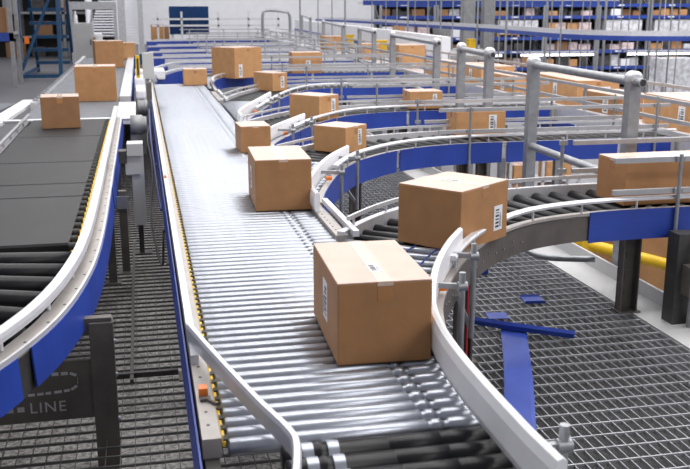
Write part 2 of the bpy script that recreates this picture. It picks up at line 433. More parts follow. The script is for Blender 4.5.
    for nm, yy, xs, sgn in (('near', Y0-.07, (x0 + (.20 if li == 0 else .05), 5.1), -1), ('far', Y0+W+.07, (x0-.22, x0+1.3, 5.1), 1)):
        for xx in xs:
            b = MB(); b.cyl((xx, yy, .55), (xx, yy, 1.125), .013, 10)
            for zz in (.88, 1.09):
                b.bar((xx-.03, yy-sgn*.012, zz), (xx+.03, yy-sgn*.012, zz), .03, .034)
            b.build('guide_post', 'galv', t)
            b = MB(); b.bar((xx, yy, .57), (xx, Y0 if sgn < 0 else Y0+W, .63), .03); b.build('post_bracket', 'galv', t)
        for zz in (.88, 1.09):
            xa = x0-.26 if nm == 'near' else x0-.15
            b = MB(); b.sweep([(xa, yy-sgn*.028), (5.25, yy-sgn*.028)], [(-.014, zz-.017), (.014, zz-.017), (.014, zz-.006), (.006, zz), (.014, zz+.006), (.014, zz+.017), (-.014, zz+.017)]); b.build('guide_rail', 'guide', t)
    # legs
    for lx, far_ in (((1.78, 0), (3.21, 0), (4.4, 1)) if li == 0 else ((1.62+.2*li if li < 3 else 2.0, 0), (3.30, 0), (3.30, 1))):
        if far_: yy = Y0+W-.05
        else:
            c = min(N, key=lambda v: abs(v.x-lx)); yy = c.y+.12
        b = MB(); lw = .065 if li == 0 and lx > 3 else .05; b.box((lx-lw, yy-.035, 0), (lx-lw+.01, yy+.035, .62)); b.box((lx+lw-.01, yy-.035, 0), (lx+lw, yy+.035, .62)); b.box((lx-lw, yy+.025, 0), (lx+lw, yy+.035, .62)); b.box((lx-.08, yy-.06, .001), (lx+.08, yy+.06, .012))
        for zz in (.12, .25, .38, .5): b.box((lx-.012, yy+.02, zz), (lx+.012, yy+.0265, zz+.04))
        b.build('leg', 'frame', t)
    if li == 0:                                             # foreground support with conduit box and bent pipe
        b = MB(); b.box((3.36, 5.20, .0), (3.50, 5.33, .62)); b.build('leg', 'darkm', t)
        b = MB(); b.box((3.40, 5.10, .22), (3.50, 5.20, .42)); b.build('junction_box', 'frame', t)
        b = MB(); b.tube(crom([(3.45, 5.14, .0), (3.45, 5.14, .25)], .1) , .022); b.tube(crom([(3.45, 5.14, .42), (3.46, 5.14, .52), (3.50, 5.15, .60), (3.60, 5.16, .63)], .03), .022); b.build('conduit', 'grey', t)

# right-hand edge of the silver bed between lanes
prev = 2.0
for li in range(len(LANES)):
    y0 = 2.0 if li == 0 else ends[li-1]; y1 = starts[li] if li < 4 else 14.8
    if y1 - y0 > .15:
        b = MB(); b.box((1.07, y0, .655), (1.13, y1, .766)); b.box((1.058, y0, .70), (1.07, y1, .766)); b.build('side_channel', 'channel', mc)
        b = MB(); y = y0+.06
        while y < y1-.03: b.cyl((1.085, y, .765), (1.085, y, .7675), .006, 8); y += .085
        b.build('slot_hole', 'rubber', mc)['kind'] = 'stuff'
        if li:
            b = MB(); b.box((1.135, y0+.1, .52), (1.141, y1-.1, .70)); b.build('skirt_panel', 'blue', mc)
            b = MB(); b.box((1.150, y0-.05, .765), (1.185, y1-.05, .80)); b.build('edge_rail', 'alu', mc)

# far straight lanes behind the bed
names = ['first', 'second', 'third', 'fourth', 'fifth', 'sixth']
for k, yy in enumerate((20.9, 23.3, 26.0, 29.2, 33.5, 39)):
    t = thing('straight_lane', '%s blurred blue sided lane counted back beyond the silver rollers' % names[k], 'conveyor', (2.6, yy, 0), 'blurred lanes far behind the silver bed')
    b = MB(); b.sweep(crom([(.25, yy-2.0*(k < 2)-.5), (.9, yy-.35), (1.9, yy), (5.3, yy)], .2), rect(-.04, .04, .66, .79)); b.sweep([(.6, yy+.8), (5.3, yy+.8)], rect(-.03, .03, .66, .79)); b.build('rail', 'alu', t)
    b = MB(); b.sweep(crom([(.25, yy-2.0*(k < 2)-.5), (.9, yy-.35), (1.9, yy), (5.3, yy)], .2), rect(-.055, -.045, .36, .74)); b.build('skirt_panel', 'blue', t)
    b = MB(); b.sweep([(1.5, yy+.4), (5.3, yy+.4)], rect(-.36, .36, .70, .745)); b.build('roller_bed', 'grey', t)
    b = MB()
    for zz in (1.0, 1.2): b.bar((1.6, yy-.08, zz), (5.3, yy-.08, zz), .035)
    for xx in (2.0, 3.4, 4.8): b.cyl((xx, yy-.08, .5), (xx, yy-.08, 1.22), .02, 8)
    b.build('guide_rail', 'guide', t)
    b = MB()
    for xx in (1.2, 4.9): b.box((xx-.05, yy+.3, 0), (xx+.05, yy+.4, .7))
    b.build('leg', 'frame', t)

# ------------------------------------------------------------------ left curved belt conveyor
lc = thing('belt_conveyor', 'dark belt conveyor with curved white rail and blue skirt at the left', 'conveyor', (-.85, 9, 0))
path = crom([(-.315, 12.2), (-.315, 9), (-.315, 7), (-.318, 5.7), (-.335, 4.95), (-.375, 4.45), (-.435, 4.05), (-.52, 3.72), (-.65, 3.38), (-.86, 3.0), (-1.15, 2.65), (-1.6, 2.25)], .06)
# path runs towards the viewer: left of it is +x side (outside)
b = MB(); b.sweep(path, [(-.055, .795), (.002, .795), (.004, .815), (-.002, .832), (-.050, .832), (-.057, .815)])
for q in range(24):
    p, d = station(path, .15+q*.5) if .15+q*.5 < length(path) else (None, None)
    if p: b.cyl((p.x-.02, p.y, .755), (p.x-.02, p.y, .80), .010, 8)
b.build('guard_rail', 'alu', lc)
b = MB(); b.sweep(path, rect(-.03, .045, .72, .752)); b.build('side_channel', 'channel', lc)
hb = MB(); s = .15
while s < length(path)-.1:
    p, d = station(path, s); q = p + Vector((-d.y, d.x, 0))*.028
    hb.cyl((q.x, q.y, .751), (q.x, q.y, .7535), .007, 8); s += .24
hb.build('slot_hole', 'rubber', lc)['kind'] = 'stuff'
b = MB(); b.sweep(path, rect(.042, .054, .735, .757)); b.build('edge_trim', 'alu', lc)
s = 0; LP = length(path)
cuts = [0, 2.6, 5.2, 8.62, LP]
for a, e in zip(cuts, cuts[1:]):
    pp = cutlen(path, a, e-.015)
    if len(pp) > 1:
        b = MB(); b.sweep(pp, [(.058, .735), (.052, .735), (.052, .70), (.062, .565), (.069, .565), (.060, .70)]); b.build('skirt_panel', 'blue', lc)
b = MB(); b.sweep(path, rect(-.02, .045, .55, .72)); b.build('side_frame', 'darkm', lc)
# belts with seams
ys = [11.55, 9.98, 8.28, 7.22, 6.70, 5.30]
for a, e in zip(ys, ys[1:]):
    b = MB(); n = 12
    prof = []
    b.add([(-1.29, a-.008, .735), (-.455, a-.008, .735), (-.455, a-.016, .748), (-1.29, a-.016, .748), (-1.29, e+.016, .748), (-.455, e+.016, .748), (-.455, e+.008, .735), (-1.29, e+.008, .735), (-1.29, a-.008, .66), (-.455, a-.008, .66), (-.455, e+.008, .66), (-1.29, e+.008, .66)],
          [(0,1,2,3),(3,2,5,4),(4,5,6,7),(0,8,9,1),(7,6,10,11),(1,9,10,6,5,2),(0,3,4,7,11,8)])
    b.build('belt', 'belt', lc)
b = MB(); b.box((-1.33, 5.30, .60), (-.40, 11.5, .658)); b.build('belt_bed', 'darkm', lc)
b = MB(); b.box((-.440, 5.2, .70), (-.395, 11.5, .725)); b.build('edge_strip', 'yellow', lc)
b = MB(); y = 5.25
while y < 11.5: b.cyl((-.450, y, .736), (-.412, y, .736), .028, 10); y += .17
b.build('edge_wheel', 'rubber', lc)['kind'] = 'stuff'
# black rollers fanning through the curve
inner = crom([(-1.46, 5.3), (-1.46, 5.0), (-1.50, 4.7), (-1.60, 4.35), (-1.80, 4.0), (-2.1, 3.7), (-2.5, 3.45)], .05)
outer = cutlen(path, 7.0, LP)
for q in range(13):
    t_ = (q+.3)/13; a, _ = station(inner, t_*length(inner)); c, d = station(outer, t_*length(outer))
    c = c + Vector((d.y, -d.x, 0))*.045
    a = Vector((a.x, a.y, ZT-.052)); c = Vector((c.x, c.y, ZT-.052))
    b = MB(); b.lathe(c, a, [(0, .014), (.01, .014), (.01, .052), (.99, .052), (.99, .014), (1, .014)], 16); b.build('roller', 'black', lc)
# left hand rail and its wheels
b = MB(); b.sweep([(-1.37, 11.9), (-1.33, 5.3)], rect(-.02, .01, .765, .79)); b.sweep([(-1.37, 11.85), (-1.33, 5.3)], rect(-.05, .02, .70, .725))
for q in range(12): b.cyl((-1.355, 5.6+q*.55, .72), (-1.355, 5.6+q*.55, .77), .010, 8)
b.build('guard_rail', 'guide', lc)
b = MB(); b.sweep(inner, rect(-.05, -.02, .70, .84)); b.build('inner_rail', 'alu', lc)
# near support frame with cut-out plate
b = MB(); b.box((-.305, 4.28, -.159), (-.195, 4.37, .60)); b.build('leg', 'frame', lc)
b = MB(); b.box((-.60, 4.30, .54), (-.20, 4.35, .62)); b.build('leg_brace', 'frame', lc)
b = MB()
for zz in (.10, .33, .50): b.cyl((-.196, 4.30, zz), (-.185, 4.30, zz), .012, 8)
b.build('bolt', 'zinc', lc)['kind'] = 'stuff'
pl = MB(); pl.box((-2.2, 4.30, .12), (-.305, 4.32, .415)); plo = pl.build('cross_plate', 'frame', lc)
cu = bpy.data.curves.new('lettering', 'FONT'); cu.body = 'LINE'; cu.size = .076; cu.extrude = .001; cu.space_character = 1.15
to = bpy.data.objects.new('tmp_text', cu); C.objects.link(to)
bpy.context.view_layer.update()
me = bpy.data.meshes.new_from_object(to.evaluated_get(bpy.context.evaluated_depsgraph_get()))
bpy.data.objects.remove(to)
me.transform(Matrix.Translation((-.605 + .85, 4.298-9, .165)) @ Matrix.Rotation(PI/2, 4, 'X'))
to = bpy.data.objects.new('lettering', me); C.objects.link(to); me.materials.clear(); me.materials.append(M['alum']); to.parent = plo
to['label'] = 'pale cut-out letters LINE'
b = MB()
sl = crom([(-.535, 4.2985, .355), (-.46, 4.2985, .355), (-.40, 4.2985, .353), (-.372, 4.2985, .333), (-.375, 4.2985, .298), (-.40, 4.2985, .272), (-.50, 4.2985, .262), (-.68, 4.2985, .255)], .01)
for i in range(0, len(sl)-3, 4):
    b = MB(); b.bar(sl[i], sl[i+3], .0025, .016 if i < 10 else .013, (0, 0, 1)); b.build('cutout_slot', 'alum', plo)
for xx in (-.66, -.71):
    b = MB(); b.box((xx, 4.298, .175), (xx+.032, 4.30, .20)); b.build('cutout_slot', 'alum', plo)
for yy, xx in ((7.0, -.29), (9.6, -.29), (7.0, -1.42), (9.6, -1.42), (4.7, -1.72)):
    b = MB(); b.box((xx-.03, yy-.03, 0), (xx+.03, yy+.03, .58)); b.box((xx-.06, yy-.06, .0), (xx+.06, yy+.06, .01)); b.build('leg', 'frame', lc)

# far left belt
fb = thing('belt_conveyor', 'grey belt conveyor carrying large boxes away at the left, light metal rails', 'conveyor', (-.9, 18, 0))
b = MB(); b.box((-1.42, 11.62, .66), (-.34, 26, .748)); b.build('belt', 'belt2', fb)
b = MB(); b.cyl((-2.2, 11.58, .735), (-.10, 11.58, .735), .022, 12); b.build('end_roller', 'alu', fb)
b = MB(); b.box((-1.50, 13.2, .66), (-1.43, 26, .80)); b.build('side_rail', 'alu', fb)
b = MB(); y = 13.4
while y < 22: b.cyl((-1.45, y, .80), (-1.45, y, .83), .03, 8); y += .35
b.build('rail_wheel', 'galv', fb)['kind'] = 'stuff'
b = MB(); b.box((-.33, 13.9, .60), (-.17, 26, .80)); b.build('side_rail', 'alu', fb)
b = MB(); b.box((-.168, 13.9, .42), (-.16, 26, .79)); b.build('skirt_panel', 'blue', fb)
b = MB(); b.box((-.33, 11.65, .66), (-.10, 13.5, .755)); b.build('cover_plate', 'white', fb)
b = MB(); b.sweep([(-1.74, 11.4), (-1.62, 14.3)], rect(-.10, .10, .70, .740)); b.build('cover_plate', 'white', fb)
b = MB(); b.sweep([(-2.6, 11.4), (-2.3, 14.3)], rect(-.5, .5, .60, .70)); b.build('side_tray', 'belt2', fb)
for yy in (12.5, 16, 20, 24):
    for xx in (-1.4, -.3):
        b = MB(); b.box((xx-.04, yy-.04, 0), (xx+.04, yy+.04, .66)); b.build('leg', 'frame', fb)
b = MB(); b.lathe((-.16, 11.2, .70), (.03, 11.2, .70), [(0, .05), (.02, .12), (.75, .12), (.78, .10), (1, .10)], 20)
b.box((-.16, 11.14, .5), (-.06, 11.26, .62)); mo = b.build('drive_motor', 'grey', fb); mo['label'] = 'grey cylindrical drive motor'

# equipment in the gap between the two conveyors
t = thing('sensor_stand', 'grey reader box with yellow bar on a post between belt and silver rollers', 'sensor', (.09, 12.9, 0))
b = MB(); b.box((.02, 12.9, 1.12), (.17, 13.05, 1.46)); b.build('housing', 'cabinet', t)
b = MB(); b.box((-.07, 12.88, 1.13), (-.015, 12.95, 1.43)); b.build('light_bar', 'yellow', t)
b = MB(); b.box((-.055, 12.872, 1.17), (-.03, 12.882, 1.39)); b.build('lens', 'ink', t)
b = MB(); b.box((-.01, 12.95, 1.25), (.03, 12.99, 1.30)); b.box((.06, 12.92, .0), (.10, 12.98, 1.12)); b.build('post', 'galv', t)
b = MB(); b.box((.055, 12.6, .86), (.125, 12.90, 1.08)); b.cyl((.09, 12.59, .98), (.09, 12.60, .98), .03, 12); b.build('bracket', 'frame', t)
t = thing('support_column', 'pale grey bent bracket column beside the left belt under the motor', 'bracket', (-.06, 7.9, 0))
b = MB(); b.box((-.15, 7.75, .86), (-.02, 7.95, .96)); b.box((-.17, 7.78, .70), (-.05, 7.92, .86)); b.box((-.12, 7.8, .26), (-.02, 7.92, .90)); b.build('column', 'cabinet', t)
b = MB(); b.box((-.09, 7.83, 0), (-.05, 7.89, .26)); b.box((-.13, 7.79, .0), (.01, 7.93, .012)); b.build('leg', 'darkm', t)
b = MB(); b.box((-.22, 7.76, .80), (-.155, 7.90, .90)); b.build('gearbox', 'darkm', t)
t = thing('steel_post', 'dark grey square post in the gap right of the left blue skirt', 'post', (-.19, 7.3, 0))
b = MB(); b.box((-.225, 7.27, 0), (-.165, 7.33, .66)); b.box((-.26, 7.2, 0), (-.13, 7.4, .01)); b.build('column', 'frame', t)
b = MB(); b.box((-.24, 7.255, .52), (-.15, 7.27, .62)); b.build('clamp', 'galv', t)
b = MB(); b.box((-.27, 5.4, -.0), (-.24, 5.44, .01)); 
cb = MB(); cb.tube(crom([(.05, 11.0, .70), (.03, 10.4, .62), (.06, 9.5, .45), (.02, 8.6, .20), (.05, 7.8, .05), (.085, 7.0, .12), (.095, 6.6, .42), (.095, 6.2, .58)], .06), .009, 8)
tag(cb.build('power_cable', 'cable'), 'dark cable looping down in the gap beside the silver bed', 'cable')
cb = MB(); cb.tube(crom([(.07, 11.5, .85), (.06, 10.0, .76), (.075, 8.6, .62), (.085, 7.5, .58), (.09, 6.6, .64)], .06), .009, 8)
tag(cb.build('power_cable', 'cableblue'), 'blue cable running along the outside of the silver bed by the yellow strip', 'cable')
b = MB(); b.bar((-.28, 5.05, .018), (.12, 5.05, .018), .03); b.bar((-.14, 8.2, .02), (-.14, 4.95, .02), .02, .02)
tag(b.build('floor_conduit', 'darkm'), 'dark conduit lying on the left floor grating between the conveyors', 'conduit')

# ------------------------------------------------------------------ loose blue pieces on the right grating
b = MB(); b.sweep(crom([(1.50, 3.3, .02), (1.745, 3.92, .02), (2.0, 4.55, .02), (2.31, 5.38, .014)], .1), [(-.075, .0), (.075, .0), (.080, .004), (.060, .006), (-.060, .006), (-.080, .004)])
tag(b.build('plastic_strip', 'blue'), 'wide flat blue strip lying on the grating behind the front white guard', 'strip')
b = MB(); b.sweep(crom([(2.02, 5.52, .02), (2.25, 5.30, .03), (2.60, 5.08, .02)], .05), [(-.03, .0), (.03, .0), (.035, .03), (.02, .008), (-.02, .008), (-.035, .03)])
tag(b.build('plastic_strip', 'blue'), 'narrow folded blue strip lying crosswise over the wide blue strip', 'strip')
b = MB(); b.sweep([(2.60, 5.90, .006), (2.74, 5.88, .006)], [(-.075, 0), (.07, 0), (.075, .02), (.068, .006), (-.068, .006), (-.08, .02)])
tag(b.build('plastic_scrap', 'blue'), 'small square blue offcut alone on the right grating', 'scrap')
b = MB(); b.sweep([(2.22, 5.62, .005), (2.36, 5.60, .005)], [(-.06, 0), (.06, 0), (.065, .006), (-.065, .006)])
tag(b.build('plastic_scrap', 'blue'), 'blue offcut half under the crosswise strip next to the red cord', 'scrap')
b = MB(); b.tube(crom([(1.775, 4.795, .03), (1.775, 4.80, .30), (1.775, 4.80, .60)], .05), .006, 8)
tag(b.build('pull_cord', 'red'), 'red cord running down beside the nearest lane start', 'cord')
b = MB(); b.bar((1.50, 6.60, .03), (2.6, 6.62, .03), .05, .05)
tag(b.build('floor_bar', 'blue'), 'blue bar lying across the grating under the second lane', 'bar')
b = MB(); b.tube(crom([(2.78, 6.55, .58), (2.80, 6.5, .30), (2.92, 6.35, .20), (3.25, 6.1, .22)], .05), .025, 10)
tag(b.build('conduit_pipe', 'galv'), 'grey bent conduit pipe hanging under the nearest lane', 'pipe')

# ------------------------------------------------------------------ guard railing along the platform edge
posts = [(3.60, 6.35, 1.57, 3.52, 8.0, 1.60, 'nearest'), (3.82, 9.9, 1.60, 3.91, 11.1, 1.61, 'second nearest'), (4.30, 13.3, 1.60, 4.60, 16.9, 1.61, 'third nearest'),
         (4.92, 19.6, 1.60, 5.26, 22.4, 1.61, 'fourth nearest'), (5.41, 25.0, 1.62, 5.80, 29.8, 1.67, 'fifth nearest'), (6.4, 35.5, 1.72, 7.1, 41.5, 1.79, 'sixth nearest')]
for (xa, ya, za, xb, yb, zb, nm) in posts:
    t = thing('guard_railing', '%s galvanised rail gate with two square posts on the platform edge' % nm, 'railing', (xa, ya, 0), 'galvanised rail gates along the platform edge')
    for (xx, yy, zt) in ((xa, ya, za), (xb, yb, zb)):
        b = MB(); b.box((xx-.045, yy-.045, 0), (xx+.045, yy+.045, zt-.02)); b.box((xx-.08, yy-.08, 0), (xx+.08, yy+.08, .012)); po = b.build('post', 'galv', t)
        b = MB(); b.lathe((xx, yy-.05, zt-.03), (xx, yy+.05, zt-.03), [(0, .03), (.08, .055), (.92, .055), (1, .03)], 14); b.build('post_cap', 'alu', po)
    d = Vector((xb-xa, yb-ya, zb-za)).normalized(); A = Vector((xa, ya, za-.055))-d*.13; B = Vector((xb, yb, zb-.055))
    off = Vector((.0, 0, 0))
    b = MB(); b.cyl(A, B, .034, 14); tr = b.build('top_tube', 'galv', t)
    b = MB(); b.cyl(A-d*.001, A+d*.004, .026, 12); b.build('tube_opening', 'ink', tr)
    b = MB(); b.cyl((xa, ya, .76), (xb, yb, .80), .034, 12); b.build('middle_tube', 'galv', t)
# bent hoop rail far away
b = MB(); b.tube(crom([(4.9, 38, .8), (4.9, 38, 1.75), (5.05, 38, 1.95), (5.8, 38, 1.9), (6.0, 38, 1.75), (6.0, 38, .8)], .12), .06, 8)
tag(b.build('hoop_rail', 'galv'), 'far grey bent hoop rail left of the rail gates', 'railing')

# ------------------------------------------------------------------ collector conveyor on the right
t = thing('takeaway_conveyor', 'long conveyor at the right carrying a row of orange boxes parallel to the bed', 'conveyor', (5.9, 18, 0))
b = MB(); b.box((5.5, 4.5, .60), (6.45, 45, .745)); b.build('belt', 'wrap', t)
for xx in (5.42, 6.48):
    b = MB(); b.box((xx-.04, 4.5, .55), (xx+.04, 45, .80)); b.build('side_rail', 'alu', t)
    b = MB()
    for zz in (.90, 1.10): b.bar((xx, 4.5, zz), (xx, 45, zz), .035, .04)
    b.build('guide_rail', 'guide', t)
    b = MB(); y = 5.6
    while y < 40: b.bar((xx, y, .7), (xx+.0, y, 1.13), .03); y += 1.7
    b.build('guide_post', 'galv', t)['kind'] = 'stuff'
b = MB(); b.box((5.365, 4.5, .40), (5.372, 45, .60)); b.build('skirt_panel', 'blue', t)
b = MB(); y = 5.5
while y < 44:
    for xx in (5.48, 6.42): b.box((xx-.05, y-.05, -2.6), (xx+.05, y+.05, .6))
    y += 4
b.build('leg', 'grey', t)['kind'] = 'stuff'
CB = [(5.60, 6.5, .55, 1.2, .30, 'card', 'cut by the right picture edge behind the nearest lane'),
      (5.65, 8.3, .6, 1.5, .34, 'card2', 'long and partly behind the front square post'),
      (5.60, 10.1, .5, 1.0, .27, 'card', 'brown, just left of the front square post'),
      (5.65, 11.4, .6, 1.7, .36, 'card2', 'tall and orange, two boxes left of the front square post'),
      (5.60, 13.5, .5, 1.0, .27, 'card2', 'orange, seen between the two nearest rail gates'),
      (5.65, 15.0, .6, 1.3, .33, 'card2', 'orange, just right of the second nearest rail gate'),
      (5.60, 17.3, .5, 1.0, .28, 'card2', 'seen through the second nearest rail gate'),
      (5.6, 20.0, .6, .9, .5, 'card2', 'pale, seen right of the third nearest rail gate'),
      (5.6, 23.6, .5, .7, .4, 'card2', 'small and far, seen through the third nearest rail gate'),
      (5.6, 28.5, .6, .9, .45, 'card2', 'farthest of the row behind the small gates')]
for (xx, yy, w, d, h, m, s) in CB:
    carton((xx, yy), w, d, h, random.uniform(-3, 3), 'takeaway conveyor box, %s' % s, m, tape='y', labels=(('l', -.1, h*.5, .14, .2), ('f', .1, h*.5, .14, .2)) if yy < 16 else (), z=.747)

# tall pale conveyor wall with a blue line
t = thing('elevated_conveyor', 'long pale conveyor wall with a thin blue line behind the rail gates', 'conveyor', (7.9, 40, -2.6))
P2 = [(6.75, 20.2), (7.2, 26.2), (7.95, 39), (8.6, 52)]
b = MB(); b.sweep(P2, rect(-.1, .1, .45, 1.42)); b.build('side_wall', 'wall', t)
b = MB(); b.sweep(P2, rect(.1, .13, .86, .94)); b.build('blue_line', 'bluepaint', t)
b = MB(); b.sweep(P2, rect(-.9, -.1, .9, 1.0)); b.build('bed', 'grey', t)
b = MB()
for (xx, yy) in ((6.9, 21), (7.2, 26), (7.6, 33), (8, 40), (8.3, 47)): b.box((xx-.06, yy-.06, -2.6), (xx+.06, yy+.06, .5))
b.build('leg', 'grey', t)['kind'] = 'stuff'
for k, (xx, yy, s) in enumerate(((6.6, 25.5, 'small yellow bin right of the fourth nearest rail gate'), (6.9, 31.0, 'small yellow bin between the fourth and fifth nearest rail gates'))):
    tt_ = thing('yellow_bin', s, 'bin', (xx, yy, .75)); b = MB(); b.box((xx-.15, yy-.15, .75), (xx+.15, yy+.15, 1.15)); b.build('body', 'yellow', tt_, .02)
    b = MB(); b.box((xx-.17, yy-.17, 1.15), (xx+.17, yy+.17, 1.18)); b.build('rim', 'yellow', tt_)
    b = MB(); b.box((xx-.2, yy-.2, .70), (xx+.2, yy+.2, .745)); b.box((xx-.05, yy-.05, -2.6), (xx+.05, yy+.05, .70)); tag(b.build('bin_stand', 'grey'), 'thin grey stand under the %s' % s, 'stand')

# ------------------------------------------------------------------ overhead curved conveyor on hanging rods
t = thing('overhead_conveyor', 'curving overhead conveyor with blue side and pale rails before the racks', 'conveyor', (9, 24, -2.6))
P3 = crom([(8.6, 46), (9.0, 38), (9.0, 31), (9.05, 27), (8.9, 22), (8.6, 18.7), (8.8, 17.0), (9.6, 16.2), (11, 16.1), (14, 16.4)], .4)
b = MB(); b.sweep(P3, rect(-.04, .04, 1.44, 1.53)); b.build('blue_side', 'bluepaint', t)
b = MB(); b.sweep(P3, rect(.05, .36, 1.47, 1.50)); b.build('bed', 'grey', t)
b = MB(); b.sweep(P3, rect(.36, .40, 1.46, 1.60)); b.sweep(P3, rect(-.02, .02, 1.60, 1.63)); b.build('pale_rail', 'alu', t)
t = thing('overhead_conveyor', 'straight farther overhead conveyor with blue edge at the top of the picture', 'conveyor', (14, 37, -2.6))
b = MB(); b.box((8.6, 36, 2.16), (19.5, 36.1, 2.34)); b.build('blue_side', 'bluepaint', t)
b = MB(); b.box((8.6, 36.1, 2.2), (19.5, 37, 2.28)); b.box((8.6, 36.0, 2.34), (19.5, 36.1, 2.7)); b.build('pale_rail', 'alu', t)
CAMX = None
rods = [(345, 30), (372, 30), (397, 28), (408, 28), (428, 25), (436, 30), (441, 27), (453, 24), (461, 27), (500, 28), (519, 30), (532, 27), (552, 30), (572, 27), (590, 29), (598, 23), (614, 29), (630, 30), (660, 28), (318, 33), (332, 32), (300, 34), (386, 31), (415, 31), (478, 24), (485, 26), (494, 25), (507, 20), (513, 23), (525, 26), (547, 22), (562, 18), (583, 24), (606, 18), (622, 26), (640, 24), (652, 20), (672, 17), (680, 24)]
YAW = math.atan(207/947.4); 
def colX(px, Y):                                           # a spread of rod lines over the width of the hall
    return Y*math.tan(YAW + math.atan((px-345)/947.))
for i, (px, Y) in enumerate(rods):
    X = colX(px, Y)
    r = .018 if i % 3 else .03
    b = MB(); b.cyl((X, Y, -.6 if Y > 19 else .2), (X, Y, 5), r, 8)
    where = 'left' if px < 420 else ('middle' if px < 540 else 'right')
    tag(b.build('hanging_rod', 'galv'), 'one of the thin grey vertical hanger rods in the %s of the racking view' % where, 'rod', 'hanger rods, %s of racking view' % where)
for px, Y in ((468, 34), (488, 34.5)):
    X = colX(px, Y)
    b = MB(); b.box((X-.22, Y-.2, -2.6), (X+.22, Y+.2, 5)); tag(b.build('building_column', 'grey'), 'wide grey building column %s' % ('left of the second rail gate post' if px == 468 else 'just right of the other wide column'), 'column')

# ------------------------------------------------------------------ pallet racking
LV = [-2.0, -1.28, -.58, .17, .78, 1.72, 2.25]
ry = 40.; x0 = 10.3; bay = 2.6
wrds = ['leftmost', 'second', 'third', 'fourth', 'fifth', 'sixth', 'rightmost']
lvw = ['lowest', 'second lowest', 'third lowest', 'middle', 'third highest', 'second highest', 'top']
for k in range(7):
    xa = x0 + k*bay; xb = xa + bay - .05
    nm = ('%s bay of the blue pallet racking' % wrds[k]) if k in (0, 6) else '%s bay from the left of the blue pallet racking' % wrds[k]
    t = thing('pallet_rack', nm, 'rack', (xa+bay/2, ry+.5, -2.6), 'bays of the blue pallet racking')
    for xx in (xa, xb-.1):
        b = MB()
        for yy in (ry, ry+1.0): b.box((xx, yy, -2.6), (xx+.1, yy+.09, 3.4))
        zz = -2.4
        while zz < 3: b.bar((xx+.05, ry+.05, zz), (xx+.05, ry+1.0, zz+.7), .04); zz += .75
        b.build('upright', 'galv', t)
    b = MB(); b.box((xa, ry+1.1, -2.6), (xb, ry+1.13, 3.4)); b.build('back_panel', 'darkm', t)
    for z in LV:
        b = MB(); b.box((xa+.1, ry-.02, z-.15), (xb-.1, ry+.05, z)); b.box((xa+.1, ry+1.0, z-.15), (xb-.1, ry+1.07, z)); bm_ = b.build('beam', 'bluepaint', t)
        b = MB(); b.box((xa+bay*.35, ry-.026, z-.10), (xa+bay*.47, ry-.02, z-.04)); b.build('shelf_label', 'label', bm_)
        b = MB(); b.box((xa+.1, ry+.05, z-.05), (xb-.1, ry+1.0, z-.005)); b.build('shelf_deck', 'grey', t)
    for li, z in enumerate(LV[:-1]):
        gap = LV[li+1]-.15 - z
        lab = 'blurred goods carton on the %s shelf of the %s racking bay' % (lvw[li], wrds[k])
        grp = 'cartons on %s shelf, %s bay' % (lvw[li], wrds[k])
        xx = xa+.16
        if (li == 4 and k in (2, 4, 5)) or (li == 0 and k in (6,)):
            p = thing('wrapped_pallet', 'grey stretch wrapped load on the %s shelf of the %s racking bay' % (lvw[li], wrds[k]), 'pallet', (xa+bay/2, ry+.5, z))
            b = MB(); b.box((xa+.3, ry+.05, z+.12), (xb-.3, ry+.95, z+gap*.95)); b.build('load', 'wrap', p, .05)
            b = MB()
            for q in range(3): b.box((xa+.28+q*.95, ry+.03, z), (xa+.40+q*.95, ry+.97, z+.09))
            b.box((xa+.28, ry+.03, z+.09), (xb-.28, ry+.97, z+.12)); b.build('pallet', 'card2', p)
            continue
        while xx < xb-.6:
            w = random.uniform(.34, .62); h = min(gap*random.uniform(.5, .9), .62)
            if random.random() < .93:
                m = random.choice(['card2', 'card', 'label', 'card2', 'dark', 'card3', 'wrap', 'pink', 'pink', 'dark'])
                o = bpy.data.objects.new('goods_carton', None)
                bpy.data.objects.remove(o)
                b = MB(); yy = ry+random.uniform(.03, .25); b.box((xx, yy, z), (xx+w, yy+.5, z+h)); b.box((xx+w*.42, yy-.003, z+h*.4), (xx+w*.58, yy+.503, z+h+.003))
                tag(b.build('goods_carton', m), lab, 'box', grp)
            xx += w + random.uniform(.02, .10)
# bright lamp tubes among the racks
for px, ln, s in ((470, 3.0, 'left'), (560, 3.4, 'middle'), (665, 3.4, 'right')):
    Y = 38; X = colX(px, Y)
    t = thing('tube_lamp', '%s of the three bright white tube lamps in front of the racking' % {'left': 'leftmost', 'middle': 'middle one', 'right': 'rightmost'}[s], 'lamp', (X, Y, .1), 'tube lamps before the racking')
    b = MB(); b.cyl((X-ln/2, Y, .06), (X+ln/2, Y, .06), .05, 12); b.build('tube', 'lamp', t)
    b = MB(); b.box((X-ln/2-.1, Y-.12, .15), (X+ln/2+.1, Y+.12, .22)); b.cyl((X, Y, .2), (X, Y, 5), .015, 6); b.build('housing', 'alu', t)
# wrapped pallets on the low floor
for (px, py_, Y, w, h, s) in ((664, 0, 33, 1.5, 2.6, 'tall white wrapped pallet load of small packs at the right picture edge'), (655, 0, 30.5, 1.3, .9, 'low grey wrapped load right of the front square post')):
    X = colX(px, Y) + (.9 if h > 2 else 0)
    t = thing('wrapped_pallet', s, 'pallet', (X, Y, -2.6))
    b = MB(); b.box((X-w/2, Y, -2.6+.14), (X+w/2, Y+1, -2.6+.14+h)); b.build('load', 'wrap', t, .04)
    b = MB()
    for q in (-1, 0, 1): b.box((X+q*w*.42-.06, Y, -2.6), (X+q*w*.42+.06, Y+1, -2.5))
    b.box((X-w/2, Y, -2.5), (X+w/2, Y+1, -2.46)); b.build('pallet', 'card2', t)
